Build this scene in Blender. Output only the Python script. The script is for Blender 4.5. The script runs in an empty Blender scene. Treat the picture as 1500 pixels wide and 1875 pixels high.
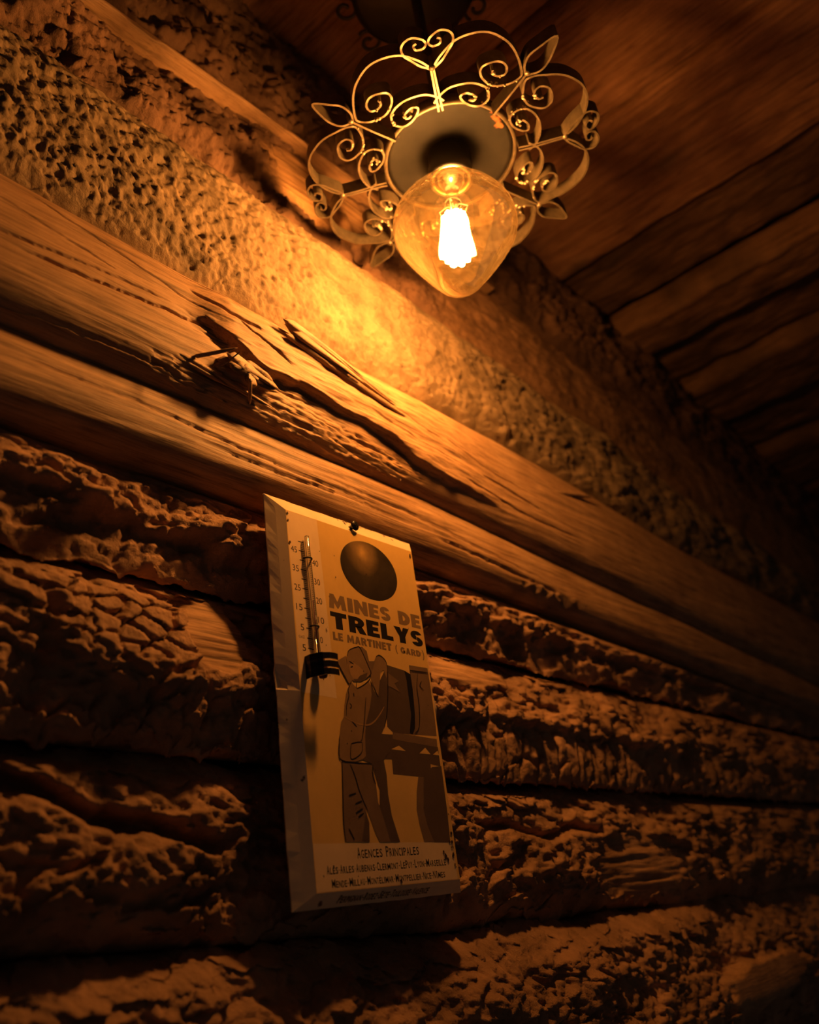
import bpy, bmesh, math, random
import numpy as np
from mathutils import Vector, Matrix
from mathutils.geometry import tessellate_polygon
random.seed(7)

# ------------------------------------------------------------------ camera, world, exposure
S = 0.6            # one modelling unit (camera to wall) is 0.6 m
H = 1.0            # camera height above the gallery floor, in metres
sc = bpy.context.scene
FWD = Vector((0.72083666, 0.54318938, 0.4305111))
RGT = Vector((0.6464619, -0.75091314, -0.1349684))
UPV = Vector((-0.24996304, -0.37559919, 0.89243696))
cd = bpy.data.cameras.new('camera')
cam = bpy.data.objects.new('camera', cd)
sc.collection.objects.link(cam)
m = Matrix((RGT, UPV, -FWD)).transposed().to_4x4()
m.translation = Vector((0, 0, H))
cam.matrix_world = m
cd.sensor_fit = 'HORIZONTAL'
cd.sensor_width = 24.0
cd.lens = 24.0 * 1560 / 1500
cd.clip_start = 0.02
cd.dof.use_dof = True
cd.dof.focus_distance = 1.46 * S
cd.dof.aperture_fstop = 3.0
sc.camera = cam

wd = bpy.data.worlds.new('world')
sc.world = wd
wd.use_nodes = True
wd.node_tree.nodes['Background'].inputs[0].default_value = (0.90, 0.72, 0.60, 1)
wd.node_tree.nodes['Background'].inputs[1].default_value = 0.013
sc.view_settings.view_transform = 'Standard'
sc.view_settings.look = 'None'
sc.view_settings.gamma = 1.0
sc.view_settings.use_curve_mapping = False
sc.view_settings.exposure = 0.42
FILAMENT = 520.0                      # emission strength of the glowing filaments
LIGHT = (1.0, 0.45, 0.12, 1)

# ------------------------------------------------------------------ helpers
def W(x, y, z):
    return Vector((x * S, y * S, z * S + H))

def link(o, parent=None):
    sc.collection.objects.link(o)
    if parent is not None:
        o.parent = parent
    return o

def empty(name, org, label=None, cat=None, kind=None, parent=None):
    o = bpy.data.objects.new(name, None)
    o.empty_display_size = 0.05
    link(o)
    o.location = W(*org)
    o['org'] = list(org)
    if label: o['label'] = label
    if cat: o['category'] = cat
    if kind: o['kind'] = kind
    return o

def origin(o):
    while o is not None:
        if 'org' in o: return np.array(o['org'][:])
        o = o.parent
    return None

def np_mesh(name, V, F, smooth=True):
    """F: (n,4) or (n,3) int array"""
    V = np.asarray(V, np.float32); F = np.asarray(F, np.int32)
    me = bpy.data.meshes.new(name)
    n, k = F.shape
    me.vertices.add(len(V)); me.vertices.foreach_set('co', V.ravel())
    me.loops.add(n * k); me.loops.foreach_set('vertex_index', F.ravel())
    me.polygons.add(n)
    me.polygons.foreach_set('loop_start', np.arange(0, n * k, k, dtype=np.int32))
    me.polygons.foreach_set('use_smooth', np.full(n, smooth))
    me.update(calc_edges=True)
    return me

def obj(name, V, F, mat, parent=None, org=None, smooth=True):
    """V in absolute modelling units (camera = 0,0,0)."""
    V = np.asarray(V, float)
    if parent is not None:
        o0 = origin(parent)
    else:
        o0 = np.array(org if org is not None else V.mean(0))
    L = (V - o0) * S
    if isinstance(F, np.ndarray):
        me = np_mesh(name, L, F, smooth)
    else:
        me = bpy.data.meshes.new(name)
        me.from_pydata([tuple(v) for v in L], [], F)
        for p in me.polygons: p.use_smooth = smooth
        me.update()
    me.materials.append(mat)
    o = bpy.data.objects.new(name, me)
    link(o, parent)
    if parent is None:
        o.location = W(*o0); o['org'] = [float(a) for a in o0]
    return o

class MB:
    def __init__(s): s.V = []; s.F = []
    def add(s, V, F):
        b = len(s.V); s.V += [tuple(v) for v in V]; s.F += [[i + b for i in f] for f in F]
    def tube(s, P, r, n=8, cap=True):
        P = [np.array(p, float) for p in P]; m = len(P)
        R = r if hasattr(r, '__len__') else [r] * m
        V = []
        a0 = None
        for i in range(m):
            t = P[min(i + 1, m - 1)] - P[max(i - 1, 0)]; t /= np.linalg.norm(t) + 1e-12
            if a0 is None:
                u = np.array([0, 0, 1.]) if abs(t[2]) < .9 else np.array([1., 0, 0])
                a0 = np.cross(t, u)
            a0 = a0 - t * (a0 @ t); a0 /= np.linalg.norm(a0) + 1e-12
            b0 = np.cross(t, a0)
            for k in range(n):
                a = 2 * math.pi * k / n
                V.append(P[i] + R[i] * (math.cos(a) * a0 + math.sin(a) * b0))
        F = []
        for i in range(m - 1):
            for k in range(n):
                F.append([i * n + k, i * n + (k + 1) % n, (i + 1) * n + (k + 1) % n, (i + 1) * n + k])
        if cap:
            F.append(list(range(n))[::-1]); F.append([(m - 1) * n + k for k in range(n)])
        s.add(V, F)
    def box(s, a, b):
        x0, y0, z0 = a; x1, y1, z1 = b
        V = [(x0, y0, z0), (x1, y0, z0), (x1, y1, z0), (x0, y1, z0), (x0, y0, z1), (x1, y0, z1), (x1, y1, z1), (x0, y1, z1)]
        s.add(V, [[3, 2, 1, 0], [4, 5, 6, 7], [0, 1, 5, 4], [1, 2, 6, 5], [2, 3, 7, 6], [3, 0, 4, 7]])
    def lathe(s, prof, c, n=48, axis=None, closed=False):
        """prof: (radius, height) list; revolve about c + height*axis"""
        ax = np.array(axis if axis is not None else (0, 0, 1.), float); ax /= np.linalg.norm(ax)
        u = np.cross(ax, (0, 1., 0)); u /= np.linalg.norm(u); v = np.cross(ax, u)
        c = np.array(c, float); V = []; m = len(prof)
        for r, h in prof:
            for k in range(n):
                a = 2 * math.pi * k / n
                V.append(c + ax * h + max(r, 1e-5) * (math.cos(a) * u + math.sin(a) * v))
        F = [[i * n + k, i * n + (k + 1) % n, (i + 1) * n + (k + 1) % n, (i + 1) * n + k] for i in range(m - 1) for k in range(n)]
        s.add(V, F)
    def build(s, name, mat, parent=None, smooth=True, org=None):
        return obj(name, s.V, s.F, mat, parent, org, smooth)

def catmull(P, n=5):
    P = [np.array(p, float) for p in P]; out = []
    for i in range(len(P) - 1):
        p0 = P[max(i - 1, 0)]; p1 = P[i]; p2 = P[i + 1]; p3 = P[min(i + 2, len(P) - 1)]
        for k in range(n):
            t = k / n
            out.append(.5 * (2 * p1 + (p2 - p0) * t + (2 * p0 - 5 * p1 + 4 * p2 - p3) * t * t + (3 * p1 - p0 - 3 * p2 + p3) * t ** 3))
    out.append(P[-1]); return out

# ------------------------------------------------------------------ numpy noise
def _h(ix, iy, seed):
    a = (ix.astype(np.int64) * 374761393 + iy.astype(np.int64) * 668265263 + seed * 974634437) & 0xFFFFFFFF
    a = ((a ^ (a >> 13)) * 1274126177) & 0xFFFFFFFF
    a = ((a ^ (a >> 15)) * 2246822519) & 0xFFFFFFFF
    return (a ^ (a >> 16)).astype(np.float64) / 4294967295.0

def perlin(x, y, seed=0):
    xi = np.floor(x); yi = np.floor(y); fx = x - xi; fy = y - yi
    u = fx ** 3 * (fx * (fx * 6 - 15) + 10); v = fy ** 3 * (fy * (fy * 6 - 15) + 10)
    def g(dx, dy):
        a = _h(xi + dx, yi + dy, seed) * 2 * np.pi
        return np.cos(a) * (fx - dx) + np.sin(a) * (fy - dy)
    return 1.5 * ((g(0, 0) * (1 - u) + g(1, 0) * u) * (1 - v) + (g(0, 1) * (1 - u) + g(1, 1) * u) * v)

def fbm(x, y, seed=0, o=4, gain=.5):
    r = 0; a = 1
    for i in range(o):
        r = r + a * perlin(x * 2 ** i + 17.3 * i, y * 2 ** i - 9.1 * i, seed + i); a *= gain
    return r

def ridged(x, y, seed=0, o=3):
    r = 0; a = 1
    for i in range(o):
        r = r + a * (1 - 2 * np.abs(perlin(x * 2 ** i, y * 2 ** i, seed + i))); a *= .5
    return r / 1.75

def voronoi(x, y, seed=0):
    xi = np.floor(x); yi = np.floor(y)
    f1 = np.full(x.shape, 9.); f2 = np.full(x.shape, 9.); idd = np.zeros(x.shape)
    for dx in (-1, 0, 1):
        for dy in (-1, 0, 1):
            cx = xi + dx; cy = yi + dy
            px = cx + .1 + .8 * _h(cx, cy, seed); py = cy + .1 + .8 * _h(cx, cy, seed + 55)
            d = np.hypot(px - x, py - y)
            n1 = d < f1
            f2 = np.where(n1, f1, np.minimum(f2, d)); idd = np.where(n1, _h(cx, cy, seed + 99), idd); f1 = np.where(n1, d, f1)
    return f1, f2, idd

def sstep(a, b, x):
    t = np.clip((x - a) / (b - a), 0, 1); return t * t * (3 - 2 * t)

def seg_dist(x, z, P):
    """signed-free distance to a polyline and parameter along it"""
    best = np.full(x.shape, 1e9); par = np.zeros(x.shape); n = len(P) - 1
    for i in range(n):
        ax, az = P[i]; bx, bz = P[i + 1]
        dx, dz = bx - ax, bz - az
        t = np.clip(((x - ax) * dx + (z - az) * dz) / (dx * dx + dz * dz), 0, 1)
        d = np.hypot(x - ax - t * dx, z - az - t * dz)
        m_ = d < best
        best = np.where(m_, d, best); par = np.where(m_, (i + t) / n, par)
    return best, par

# ------------------------------------------------------------------ materials
def nodes(name):
    mt = bpy.data.materials.new(name); mt.use_nodes = True
    nt = mt.node_tree; nt.nodes.clear()
    out = nt.nodes.new('ShaderNodeOutputMaterial')
    return mt, nt, out

def N(nt, t, **kw):
    n = nt.nodes.new(t)
    for k, v in kw.items():
        if k in n.inputs: n.inputs[k].default_value = v
        else: setattr(n, k, v)
    return n

def ramp(nt, fac, stops):
    r = nt.nodes.new('ShaderNodeValToRGB'); e = r.color_ramp.elements
    while len(e) < len(stops): e.new(.5)
    for i, (p, c) in enumerate(stops):
        e[i].position = p; e[i].color = (*c, 1)
    nt.links.new(fac, r.inputs[0]); return r

def wood_mat(name, bark, wood, rough=.75, bump=.5, scale=1.0, grain_axis='X', spec=.25):
    """bark and bare wood mixed by the 'bare' point attribute; colour and fine relief from noise"""
    mt, nt, out = nodes(name); L = nt.links.new
    tc = N(nt, 'ShaderNodeTexCoord')
    mp = N(nt, 'ShaderNodeMapping')
    mp.inputs['Scale'].default_value = (4, 60, 60) if grain_axis == 'X' else (60, 4, 60)
    L(tc.outputs['Object'], mp.inputs[0])
    g = N(nt, 'ShaderNodeTexNoise', Scale=2.2 * scale, Detail=8.0, Roughness=.62, Distortion=.35); L(mp.outputs[0], g.inputs[0])
    n1 = N(nt, 'ShaderNodeTexNoise', Scale=14.0 * scale, Detail=8.0, Roughness=.65); L(tc.outputs['Object'], n1.inputs[0])
    n2 = N(nt, 'ShaderNodeTexNoise', Scale=150.0 * scale, Detail=5.0, Roughness=.7); L(tc.outputs['Object'], n2.inputs[0])
    cb = ramp(nt, n1.outputs[0], [(.3, tuple(c * .45 for c in bark)), (.5, bark), (.7, tuple(min(1, c * 1.5) for c in bark))])
    mp2 = N(nt, 'ShaderNodeMapping'); mp2.inputs['Scale'].default_value = (14, 420, 420) if grain_axis == 'X' else (420, 14, 420)
    L(tc.outputs['Object'], mp2.inputs[0])
    g2 = N(nt, 'ShaderNodeTexNoise', Scale=2.0 * scale, Detail=4.0, Roughness=.6, Distortion=.2); L(mp2.outputs[0], g2.inputs[0])
    cw0 = ramp(nt, g.outputs[0], [(.30, tuple(c * .42 for c in wood)), (.46, wood), (.72, tuple(min(1, c * 1.35) for c in wood))])
    r2 = ramp(nt, g2.outputs[0], [(.34, (.45, .40, .36)), (.50, (1, 1, 1))])
    cw = N(nt, 'ShaderNodeMixRGB', blend_type='MULTIPLY', Fac=.65); L(cw0.outputs[0], cw.inputs[1]); L(r2.outputs[0], cw.inputs[2])
    st = N(nt, 'ShaderNodeMixRGB', blend_type='MULTIPLY', Fac=.7); L(cw.outputs[0], st.inputs[1])
    sr = ramp(nt, n1.outputs[0], [(.35, (.62, .56, .5)), (.6, (1, 1, 1))]); L(sr.outputs[0], st.inputs[2])
    at = N(nt, 'ShaderNodeAttribute', attribute_name='bare')
    mx = N(nt, 'ShaderNodeMixRGB'); L(at.outputs['Fac'], mx.inputs[0]); L(cb.outputs[0], mx.inputs[1]); L(st.outputs[0], mx.inputs[2])
    hb = N(nt, 'ShaderNodeMixRGB'); L(at.outputs['Fac'], hb.inputs[0]); L(n2.outputs[0], hb.inputs[1]); L(g.outputs[0], hb.inputs[2])
    bp = N(nt, 'ShaderNodeBump', Strength=bump, Distance=.003); L(hb.outputs[0], bp.inputs['Height'])
    b = N(nt, 'ShaderNodeBsdfPrincipled', Roughness=rough); b.inputs['Specular IOR Level'].default_value = spec
    L(mx.outputs[0], b.inputs['Base Color']); L(bp.outputs[0], b.inputs['Normal']); L(b.outputs[0], out.inputs[0])
    return mt

def plain_mat(name, col, rough=.5, metal=0., var=.25, scale=40., bump=.1, spec=.5, dirt=None):
    mt, nt, out = nodes(name); L = nt.links.new
    tc = N(nt, 'ShaderNodeTexCoord')
    n1 = N(nt, 'ShaderNodeTexNoise', Scale=scale, Detail=6.0, Roughness=.65); L(tc.outputs['Object'], n1.inputs[0])
    cr = ramp(nt, n1.outputs[0], [(.3, tuple(c * (1 - var) for c in col)), (.7, tuple(min(1, c * (1 + var)) for c in col))])
    c = cr.outputs[0]
    if dirt:
        n2 = N(nt, 'ShaderNodeTexNoise', Scale=dirt[1], Detail=3.0, Roughness=.5); L(tc.outputs['Object'], n2.inputs[0])
        f = ramp(nt, n2.outputs[0], [(dirt[2], (0, 0, 0)), (dirt[2] + .03, (1, 1, 1))])
        mx = N(nt, 'ShaderNodeMixRGB'); L(f.outputs[0], mx.inputs[0]); L(c, mx.inputs[1]); mx.inputs[2].default_value = (*dirt[0], 1); c = mx.outputs[0]
    bp = N(nt, 'ShaderNodeBump', Strength=bump, Distance=.001); L(n1.outputs[0], bp.inputs['Height'])
    b = N(nt, 'ShaderNodeBsdfPrincipled', Roughness=rough, Metallic=metal); b.inputs['Specular IOR Level'].default_value = spec
    L(c, b.inputs['Base Color']); L(bp.outputs[0], b.inputs['Normal']); L(b.outputs[0], out.inputs[0])
    return mt

M_bark = wood_mat('rough_bark', (.385, .215, .12), (.52, .30, .155), bump=1.0)
M_old = wood_mat('old_dark_bark', (.15, .08, .048), (.46, .26, .12), bump=1.0)
M_pock = wood_mat('pocked_bark', (.20, .135, .078), (.24, .15, .08), bump=.6, scale=1.2)
M_wood = wood_mat('peeled_pine', (.24, .15, .09), (.41, .24, .125), rough=.6, bump=.6, spec=.35)
M_plank = wood_mat('ceiling_pine', (.14, .08, .045), (.38, .19, .095), bump=.5, grain_axis='Y')
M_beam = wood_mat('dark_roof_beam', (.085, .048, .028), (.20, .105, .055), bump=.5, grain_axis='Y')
M_dark = wood_mat('dark_earth', (.05, .035, .025), (.05, .035, .025), bump=.3)  # one dark brown for the backings and the end logs

# ------------------------------------------------------------------ the gallery: log wall, plank ceiling
def x_grid(x0=-.35, x1=6.2, fine=.0034):
    xs = [x0]
    while xs[-1] < x1:
        x = xs[-1]
        st = fine * max(1, x / 1.25) ** 2
        if x < .30: st = fine * (1 + 6 * min(1, (.30 - x) / .3))
        xs.append(x + min(st, .06))
    return np.array(xs)
XG = x_grid()

def lerp_line(P, x):
    return np.interp(x, [p[0] for p in P], [p[1] for p in P])

def log(name, zb, zt, Yf, hfun, mat, parent, Yb=1.045, p=2.6, fine=.0034, tilt=0., xs=None):
    """a log lying along X; zb, zt: seam heights as (x, z) lists; hfun(X, Z, T) -> (relief, bare)"""
    X1 = XG if xs is None else xs
    th = np.linspace(-np.pi / 2, np.pi / 2, 400)
    sz = np.sign(np.sin(th)) * np.abs(np.sin(th)) ** (2 / p)
    dy = np.abs(np.cos(th)) ** (2 / p)
    hh0 = .5 * (lerp_line(zt, 1.) - lerp_line(zb, 1.)); D = Yb - Yf
    arc = np.r_[0, np.cumsum(np.hypot(np.diff(sz) * hh0, np.diff(dy) * D))]
    n = max(24, int(arc[-1] / fine))
    s = np.linspace(0, arc[-1], n)
    sz = np.interp(s, arc, sz); dy = np.interp(s, arc, dy)
    tz = np.gradient(sz * hh0, s); ty = np.gradient(-dy * D, s)
    nz, ny = -ty, tz * -1.0           # outward normal (towards the room is -Y)
    ln = np.hypot(nz, ny) + 1e-9
    nz, ny = nz / ln, ny / ln
    nz = np.where(ny > 0, -nz, nz); ny = -np.abs(ny)
    X = X1[:, None] + 0 * s[None]; T = sz[None] + 0 * X
    b = lerp_line(zb, X1)[:, None]; t = lerp_line(zt, X1)[:, None]
    hh = .5 * (t - b)
    Z = .5 * (b + t) + hh * sz[None]
    bow = .008 * perlin(X * .9 + 3.1 * Yf * 10, T * 0 + Yf * 77, 5)
    Y = Yb - D * dy[None] + tilt * T + bow
    h, bare = hfun(X, Z, T)
    edge = sstep(0, .75, dy)[None]
    h = h * edge
    Yo = Y + ny[None] * h; Zo = Z + nz[None] * h
    V = np.stack([X, Yo, Zo], -1).reshape(-1, 3)
    nx = len(X1)
    i = np.arange(nx - 1)[:, None] * n + np.arange(n - 1)[None]
    F = np.stack([i, i + 1, i + n + 1, i + n], -1).reshape(-1, 4)[:, ::-1]
    o = obj(name, V, F, mat, parent)
    a = o.data.attributes.new('bare', 'FLOAT', 'POINT')
    a.data.foreach_set('value', np.clip(bare + 0 * X, 0, 1).astype(np.float32).ravel())
    return o

def blob(X, Z, cx, cz, rx, rz, seed, ragged=.5, soft=.18):
    d = np.hypot((X - cx) / rx, (Z - cz) / rz) + ragged * .35 * fbm(X * 22, Z * 30, seed, 4)
    return 1 - sstep(1 - soft, 1 + soft * .4, d)

def bark_relief(X, Z, seed, amp=.034, plates=1.0):
    wx = X + .030 * fbm(X * 9, Z * 13, seed, 3); wz = Z + .018 * fbm(X * 10 + 5, Z * 15, seed + 7, 3)
    f1, f2, c = voronoi(wx * 8, wz * 15, seed + 1)
    pl = sstep(.02, .20, f2 - f1) * (.35 + .65 * c)
    g1, g2, c2 = voronoi(wx * 27 + 3, wz * 44, seed + 2)
    pl2 = sstep(.03, .28, g2 - g1) * (.4 + .6 * c2)
    k1, k2, c3 = voronoi(X * 70, Z * 95, seed + 8)
    pl3 = sstep(0, .4, k2 - k1)
    q = 2.0 * fbm(X * 3.6, Z * 8, seed + 3, 5) + 4
    lay = np.floor(q) + sstep(.80, 1., q - np.floor(q)) - 4
    fine = fbm(X * 40, Z * 55, seed + 4, 4)
    rd = ridged(wx * 13, wz * 26, seed + 5)
    return amp * (.42 * pl * plates + .42 * np.clip(lay, -2, 2) + .20 * pl2 + .05 * pl3 + .14 * fine + .10 * ridged(X * 30, Z * 44, seed + 6, 3) - .3)

def grooves(X, Z, cracks):
    h = 0 * X
    for P, w, d in cracks:
        xs = [q[0] for q in P]
        if min(abs(xs[-1] - xs[0]), 9) == 0: continue
        zc = np.interp(X, xs, [q[1] for q in P]) + .0022 * perlin(X * 30, 0 * X + d * 999, 3) + .001 * perlin(X * 120, 0 * X + d * 99, 4)
        L = xs[-1] - xs[0]
        tp = sstep(xs[0], xs[0] + .15 * L, X) * (1 - sstep(xs[-1] - .2 * L, xs[-1], X))
        h = h - d * tp * np.exp(-((Z - zc) / (w * (.45 + .55 * tp))) ** 2)
    return h

def smooth_grain(X, Z, seed, amp=.0035):
    wz = Z + .012 * fbm(X * 1.6, Z * 4, seed, 2)
    return amp * (.6 * fbm(X * 2.0, wz * 30, seed + 1, 3) + .35 * fbm(X * 6, wz * 130, seed + 2, 3) + .8 * perlin(X * 1.3, Z * 7, seed + 3))

def build_walls():
    wall = empty('wall_left', (1.0, 1.04, 0.4), kind='structure')
    mb = MB(); mb.box((-.5, 1.08, -1.2), (6.3, 1.12, 2.3)); mb.build('backing', M_dark, wall, smooth=False)

    # lowest bark slabs
    def h_a(X, Z, T):
        return bark_relief(X, Z, 11, .030), 0 * X
    log('bark_slab', [(-1, -.66), (7, -.75)], [(-.4, -.335), (7, -.40)], .975, h_a, M_bark, wall, fine=.0075)
    def h_b(X, Z, T):
        h = bark_relief(X, Z, 23, .030)
        h = h - .05 * sstep(1.7, 2.8, X)
        m_ = blob(X, Z, 2.5, -.25, .35, .05, 3)
        return h * (1 - m_) - .006 * m_, m_ * .7
    log('bark_slab', [(-.4, -.335), (7, -.40)], [(-.4, .040), (.49, .026), (.78, .01), (1.3, -.02), (3.3, -.078), (7, -.12)], .934, h_b, M_bark, wall, Yb=1.07, tilt=.02)

    def h_c(X, Z, T):      # slab with a long open fissure on the left, a bare grey patch on the right
        h = bark_relief(X, Z, 37, .029)
        h = h + grooves(X, Z, [([(.42, .215), (.52, .205), (.60, .165), (.70, .155), (.78, .125), (.84, .150)], .011, .045),
                               ([(.55, .075), (.7, .06), (.80, .085), (.86, .07)], .006, .02),
                               ([(1.35, .15), (1.5, .145), (1.62, .12), (1.75, .14), (1.9, .12)], .007, .024)])
        m_ = blob(X, Z, 2.02, .045, .26, .075, 8, .6)
        h = h * (1 - m_) + m_ * (-.012 + smooth_grain(X, Z, 4, .008))
        return h, m_ * .55
    log('bark_slab', [(-.4, .040), (.49, .026), (.78, .01), (1.3, -.02), (3.3, -.078), (7, -.12)], [(-.4, .285), (.47, .267), (.87, .252), (1.34, .240), (3.6, .207), (7, .17)], .985, h_c, M_bark, wall, Yb=1.07, tilt=.014)

    def h_d(X, Z, T):      # slab with scaly plates, a bare sawn spot left of the sign, a ledge right of it
        h = bark_relief(X, Z, 51, .030)
        v1, v2, c = voronoi(X * 26 + .6 * fbm(X * 14, Z * 14, 9, 2), Z * 33, 77)
        sc_ = sstep(.02, .13, v2 - v1) * (.7 + .3 * c)
        m1 = blob(X, Z, .635, .425, .115, .062, 5, .5)
        h = h * (1 - m1) + m1 * (.022 * sc_ - .004 + .0015 * fbm(X * 60, Z * 60, 3, 3))
        m2 = blob(X, Z, .785, .425, .060, .062, 6, .15, .08)
        h = h * (1 - m2) + m2 * (-.004 + smooth_grain(X, Z, 14, .004))
        m3 = blob(X, Z, 1.42, .445, .17, .035, 7, .5)
        h = h * (1 - m3) + m3 * smooth_grain(X, Z, 24, .008)
        led = lerp_line([(-1, .30), (.5, .325), (.8, .335), (1.3, .355), (1.6, .352), (2.2, .33), (4, .30)], X) + .016 * fbm(X * 16, 0 * X, 6, 3)
        right = sstep(1.15, 1.3, X)
        zz = .006 * np.abs(perlin(X * 22, 0 * X + .5, 8)) + .004 * fbm(X * 60, Z * 20, 31, 3)
        low = 1 - sstep(-.012, .004, Z - led)
        h = h * (1 - .75 * low * right) - low * (.018 + zz) * (.55 + .45 * right)
        f1, f2, c4 = voronoi(X * 17, Z * 15 + .5 * perlin(X * 8, Z * 8, 3), 41)
        h = h - low * .014 * (1 - sstep(.02, .12, f2 - f1))
        return h, np.clip(m2 + m3 * .8, 0, 1)
    log('bark_slab', [(-.4, .285), (.47, .267), (.87, .252), (1.34, .240), (3.6, .207), (7, .17)], [(-.4, .545), (.455, .530), (.89, .526), (1.35, .512), (3.9, .485), (7, .46)], .980, h_d, M_bark, wall, Yb=1.07, tilt=.03)

    def h_e(X, Z, T):      # stringy, half rotten bark log
        g = fbm(X * 7 + 6 * Z, Z * 34 - 4 * X, 61, 4)
        h = .012 * g + .6 * bark_relief(X, Z, 63, .030)
        wz = Z + .02 * fbm(X * 6, Z * 9, 2, 2)
        h = h + .006 * ridged(X * 5 + 10 * wz, wz * 60, 64, 3)
        low = 1 - sstep(-.01, .006, Z - lerp_line([(-1, .60), (.5, .605), (.62, .59), (.9, .575), (1.3, .58), (2, .57), (4, .55)], X) - .012 * fbm(X * 18, 0 * X, 6, 3))
        h = h - .028 * low
        top = sstep(.0, .02, Z - lerp_line([(-1, .67), (.9, .675), (1.2, .66), (1.5, .62), (2, .585), (4, .53)], X) - .01 * fbm(X * 12, Z * 20, 16, 3))
        h = h * (1 - .8 * top) + .006 * top
        return h, np.clip(top * .9 + .25 * sstep(0, .4, g), 0, 1)
    log('bark_log', [(-.4, .545), (.455, .530), (.89, .526), (1.35, .512), (3.9, .485), (7, .46)], [(-.4, .715), (.44, .702), (.91, .698), (1.32, .682), (3.95, .56), (7, .5)], .982, h_e, M_bark, wall, Yb=1.07, tilt=.015)

    def h_f(X, Z, T):      # peeled pole
        h = smooth_grain(X, Z, 71, .0025)
        h = h + grooves(X, Z, [([(.40, .760), (.62, .762), (.9, .742), (1.2, .735)], .0022, .006), ([(.72, .735), (.9, .726), (1.08, .730), (1.3, .718)], .0018, .006),
                               ([(1.0, .755), (1.25, .748), (1.5, .725), (1.8, .70)], .0022, .006), ([(1.3, .715), (1.55, .70), (1.9, .675)], .003, .008)])
        m_ = blob(X, Z, 1.78, .665, .16, .022, 5, .7)
        return h + m_ * .008 * fbm(X * 40, Z * 40, 5, 3), 1 - .5 * m_
    log('peeled_pole', [(-.4, .692), (.44, .680), (.91, .676), (1.32, .658), (3.95, .54), (7, .48)], [(-.4, .860), (.43, .842), (.92, .842), (1.3, .840), (4.1, .70), (7, .60)], .948, h_f, M_wood, wall, Yb=1.06, p=3.4, tilt=.008)

    RID = [(-1, 1.2), (.55, 1.0), (.66, .972), (.737, .952), (.793, .925), (.852, .893), (.932, .906), (1.014, .895), (1.168, .884), (1.26, .856), (1.47, .842), (1.8, .83), (3, .80), (7, .8)]
    def h_g(X, Z, T):      # big peeled log with a torn upper layer
        h = smooth_grain(X, Z, 81, .0022)
        rz = lerp_line(RID, X) + .006 * fbm(X * 14, 0 * X + .3, 12, 3)
        up = sstep(-.004, .0035, Z - rz) * sstep(.70, .79, X) * (1 - sstep(1.3, 1.7, X))
        h = h + .017 * up * (1 + .2 * fbm(X * 9, Z * 40, 5, 3))
        # torn fibres under the layer edge
        d = rz - Z
        torn = sstep(0, .004, d) * (1 - sstep(.02, .05, d)) * sstep(.66, .76, X) * (1 - sstep(.95, 1.1, X))
        h = h + torn * (.008 * ridged(X * 9, Z * 160, 44, 3) - .010)
        low = blob(X, Z, .95, .832, .34, .030, 17, .9) 
        h = h + low * (.008 * ridged(X * 6, Z * 150 + 9 * X, 47, 3) - .006)
        h = h + grooves(X, Z, [([(.33, .820), (.49, .827), (.62, .829), (.78, .826)], .0020, .008), ([(.40, .912), (.50, .919), (.60, .930), (.714, .940), (.82, .928)], .0020, .008), ([(.33, .922), (.45, .936), (.55, .950), (.68, .957)], .0016, .006), ([(.40, 1.045), (.55, 1.012), (.68, .985), (.8, .962)], 0.0012, 0.0052),
                               ([(.35, 1.0), (.5, .975), (.6, .965)], 0.0010, 0.0039), ([(.70, 1.01), (.78, .985), (.86, .985)], 0.0022, 0.0091), ([(.78, .985), (.86, .957), (.92, .935)], 0.0017, 0.0078),
                               ([(1.0, .985), (1.2, .965), (1.4, .93)], 0.0011, 0.0046), ([(1.1, .93), (1.3, .905), (1.45, .90)], 0.0011, 0.0046), ([(1.3, .955), (1.55, .93), (1.8, .92)], 0.0014, 0.0052),
                               ([(1.4, .87), (1.7, .85), (2.0, .85)], 0.0017, 0.0059), ([(1.5, .905), (1.62, .90), (1.78, .885)], 0.0022, 0.0091), ([(.5, 1.06), (.8, 1.035), (1.1, 1.02)], 0.0011, 0.0039)])
        m_ = blob(X, Z, 1.12, 1.055, .10, .012, 3, .8)
        return h - .008 * m_ * ridged(X * 10, Z * 90, 7), 1 + 0 * X
    s1 = log('peeled_log', [(-.4, .812), (.43, .797), (.92, .795), (1.3, .793), (4.1, .66), (7, .56)], [(-.4, 1.13), (.41, 1.095), (.97, 1.080), (1.67, 1.10), (2.84, 1.06), (4.65, 1.06), (7, 1.02)], .918, h_g, M_wood, wall, Yb=1.06, p=3.6, fine=.0021, tilt=.010)

    def h_h(X, Z, T):      # pocked, crusty beam
        a = fbm(X * 10, Z * 12, 91, 4); f = fbm(X * 48, Z * 58, 92, 4)
        v1, v2, c = voronoi(X * 50 + .5 * f, Z * 46, 93)
        pit = (1 - sstep(.05, .30, v1 + .12 * f)) * (c > .76)
        w1, w2, c2 = voronoi(X * 9, Z * 12, 95)
        lump = sstep(.02, .12, w2 - w1)
        far = sstep(1.45, 1.75, X)
        h = .006 * a + .0052 * f - .006 * pit + .003 * lump * c2 + .0022 * fbm(X * 130, Z * 150, 94, 2)
        h = h + grooves(X, Z, [([(1.0, 1.30), (1.1, 1.275), (1.22, 1.27)], .004, .012), ([(.85, 1.33), (.95, 1.31), (1.02, 1.33)], .003, .01)])
        return h * (1 - .5 * far) + far * bark_relief(X, Z, 97, .024), 0 * X
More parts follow.
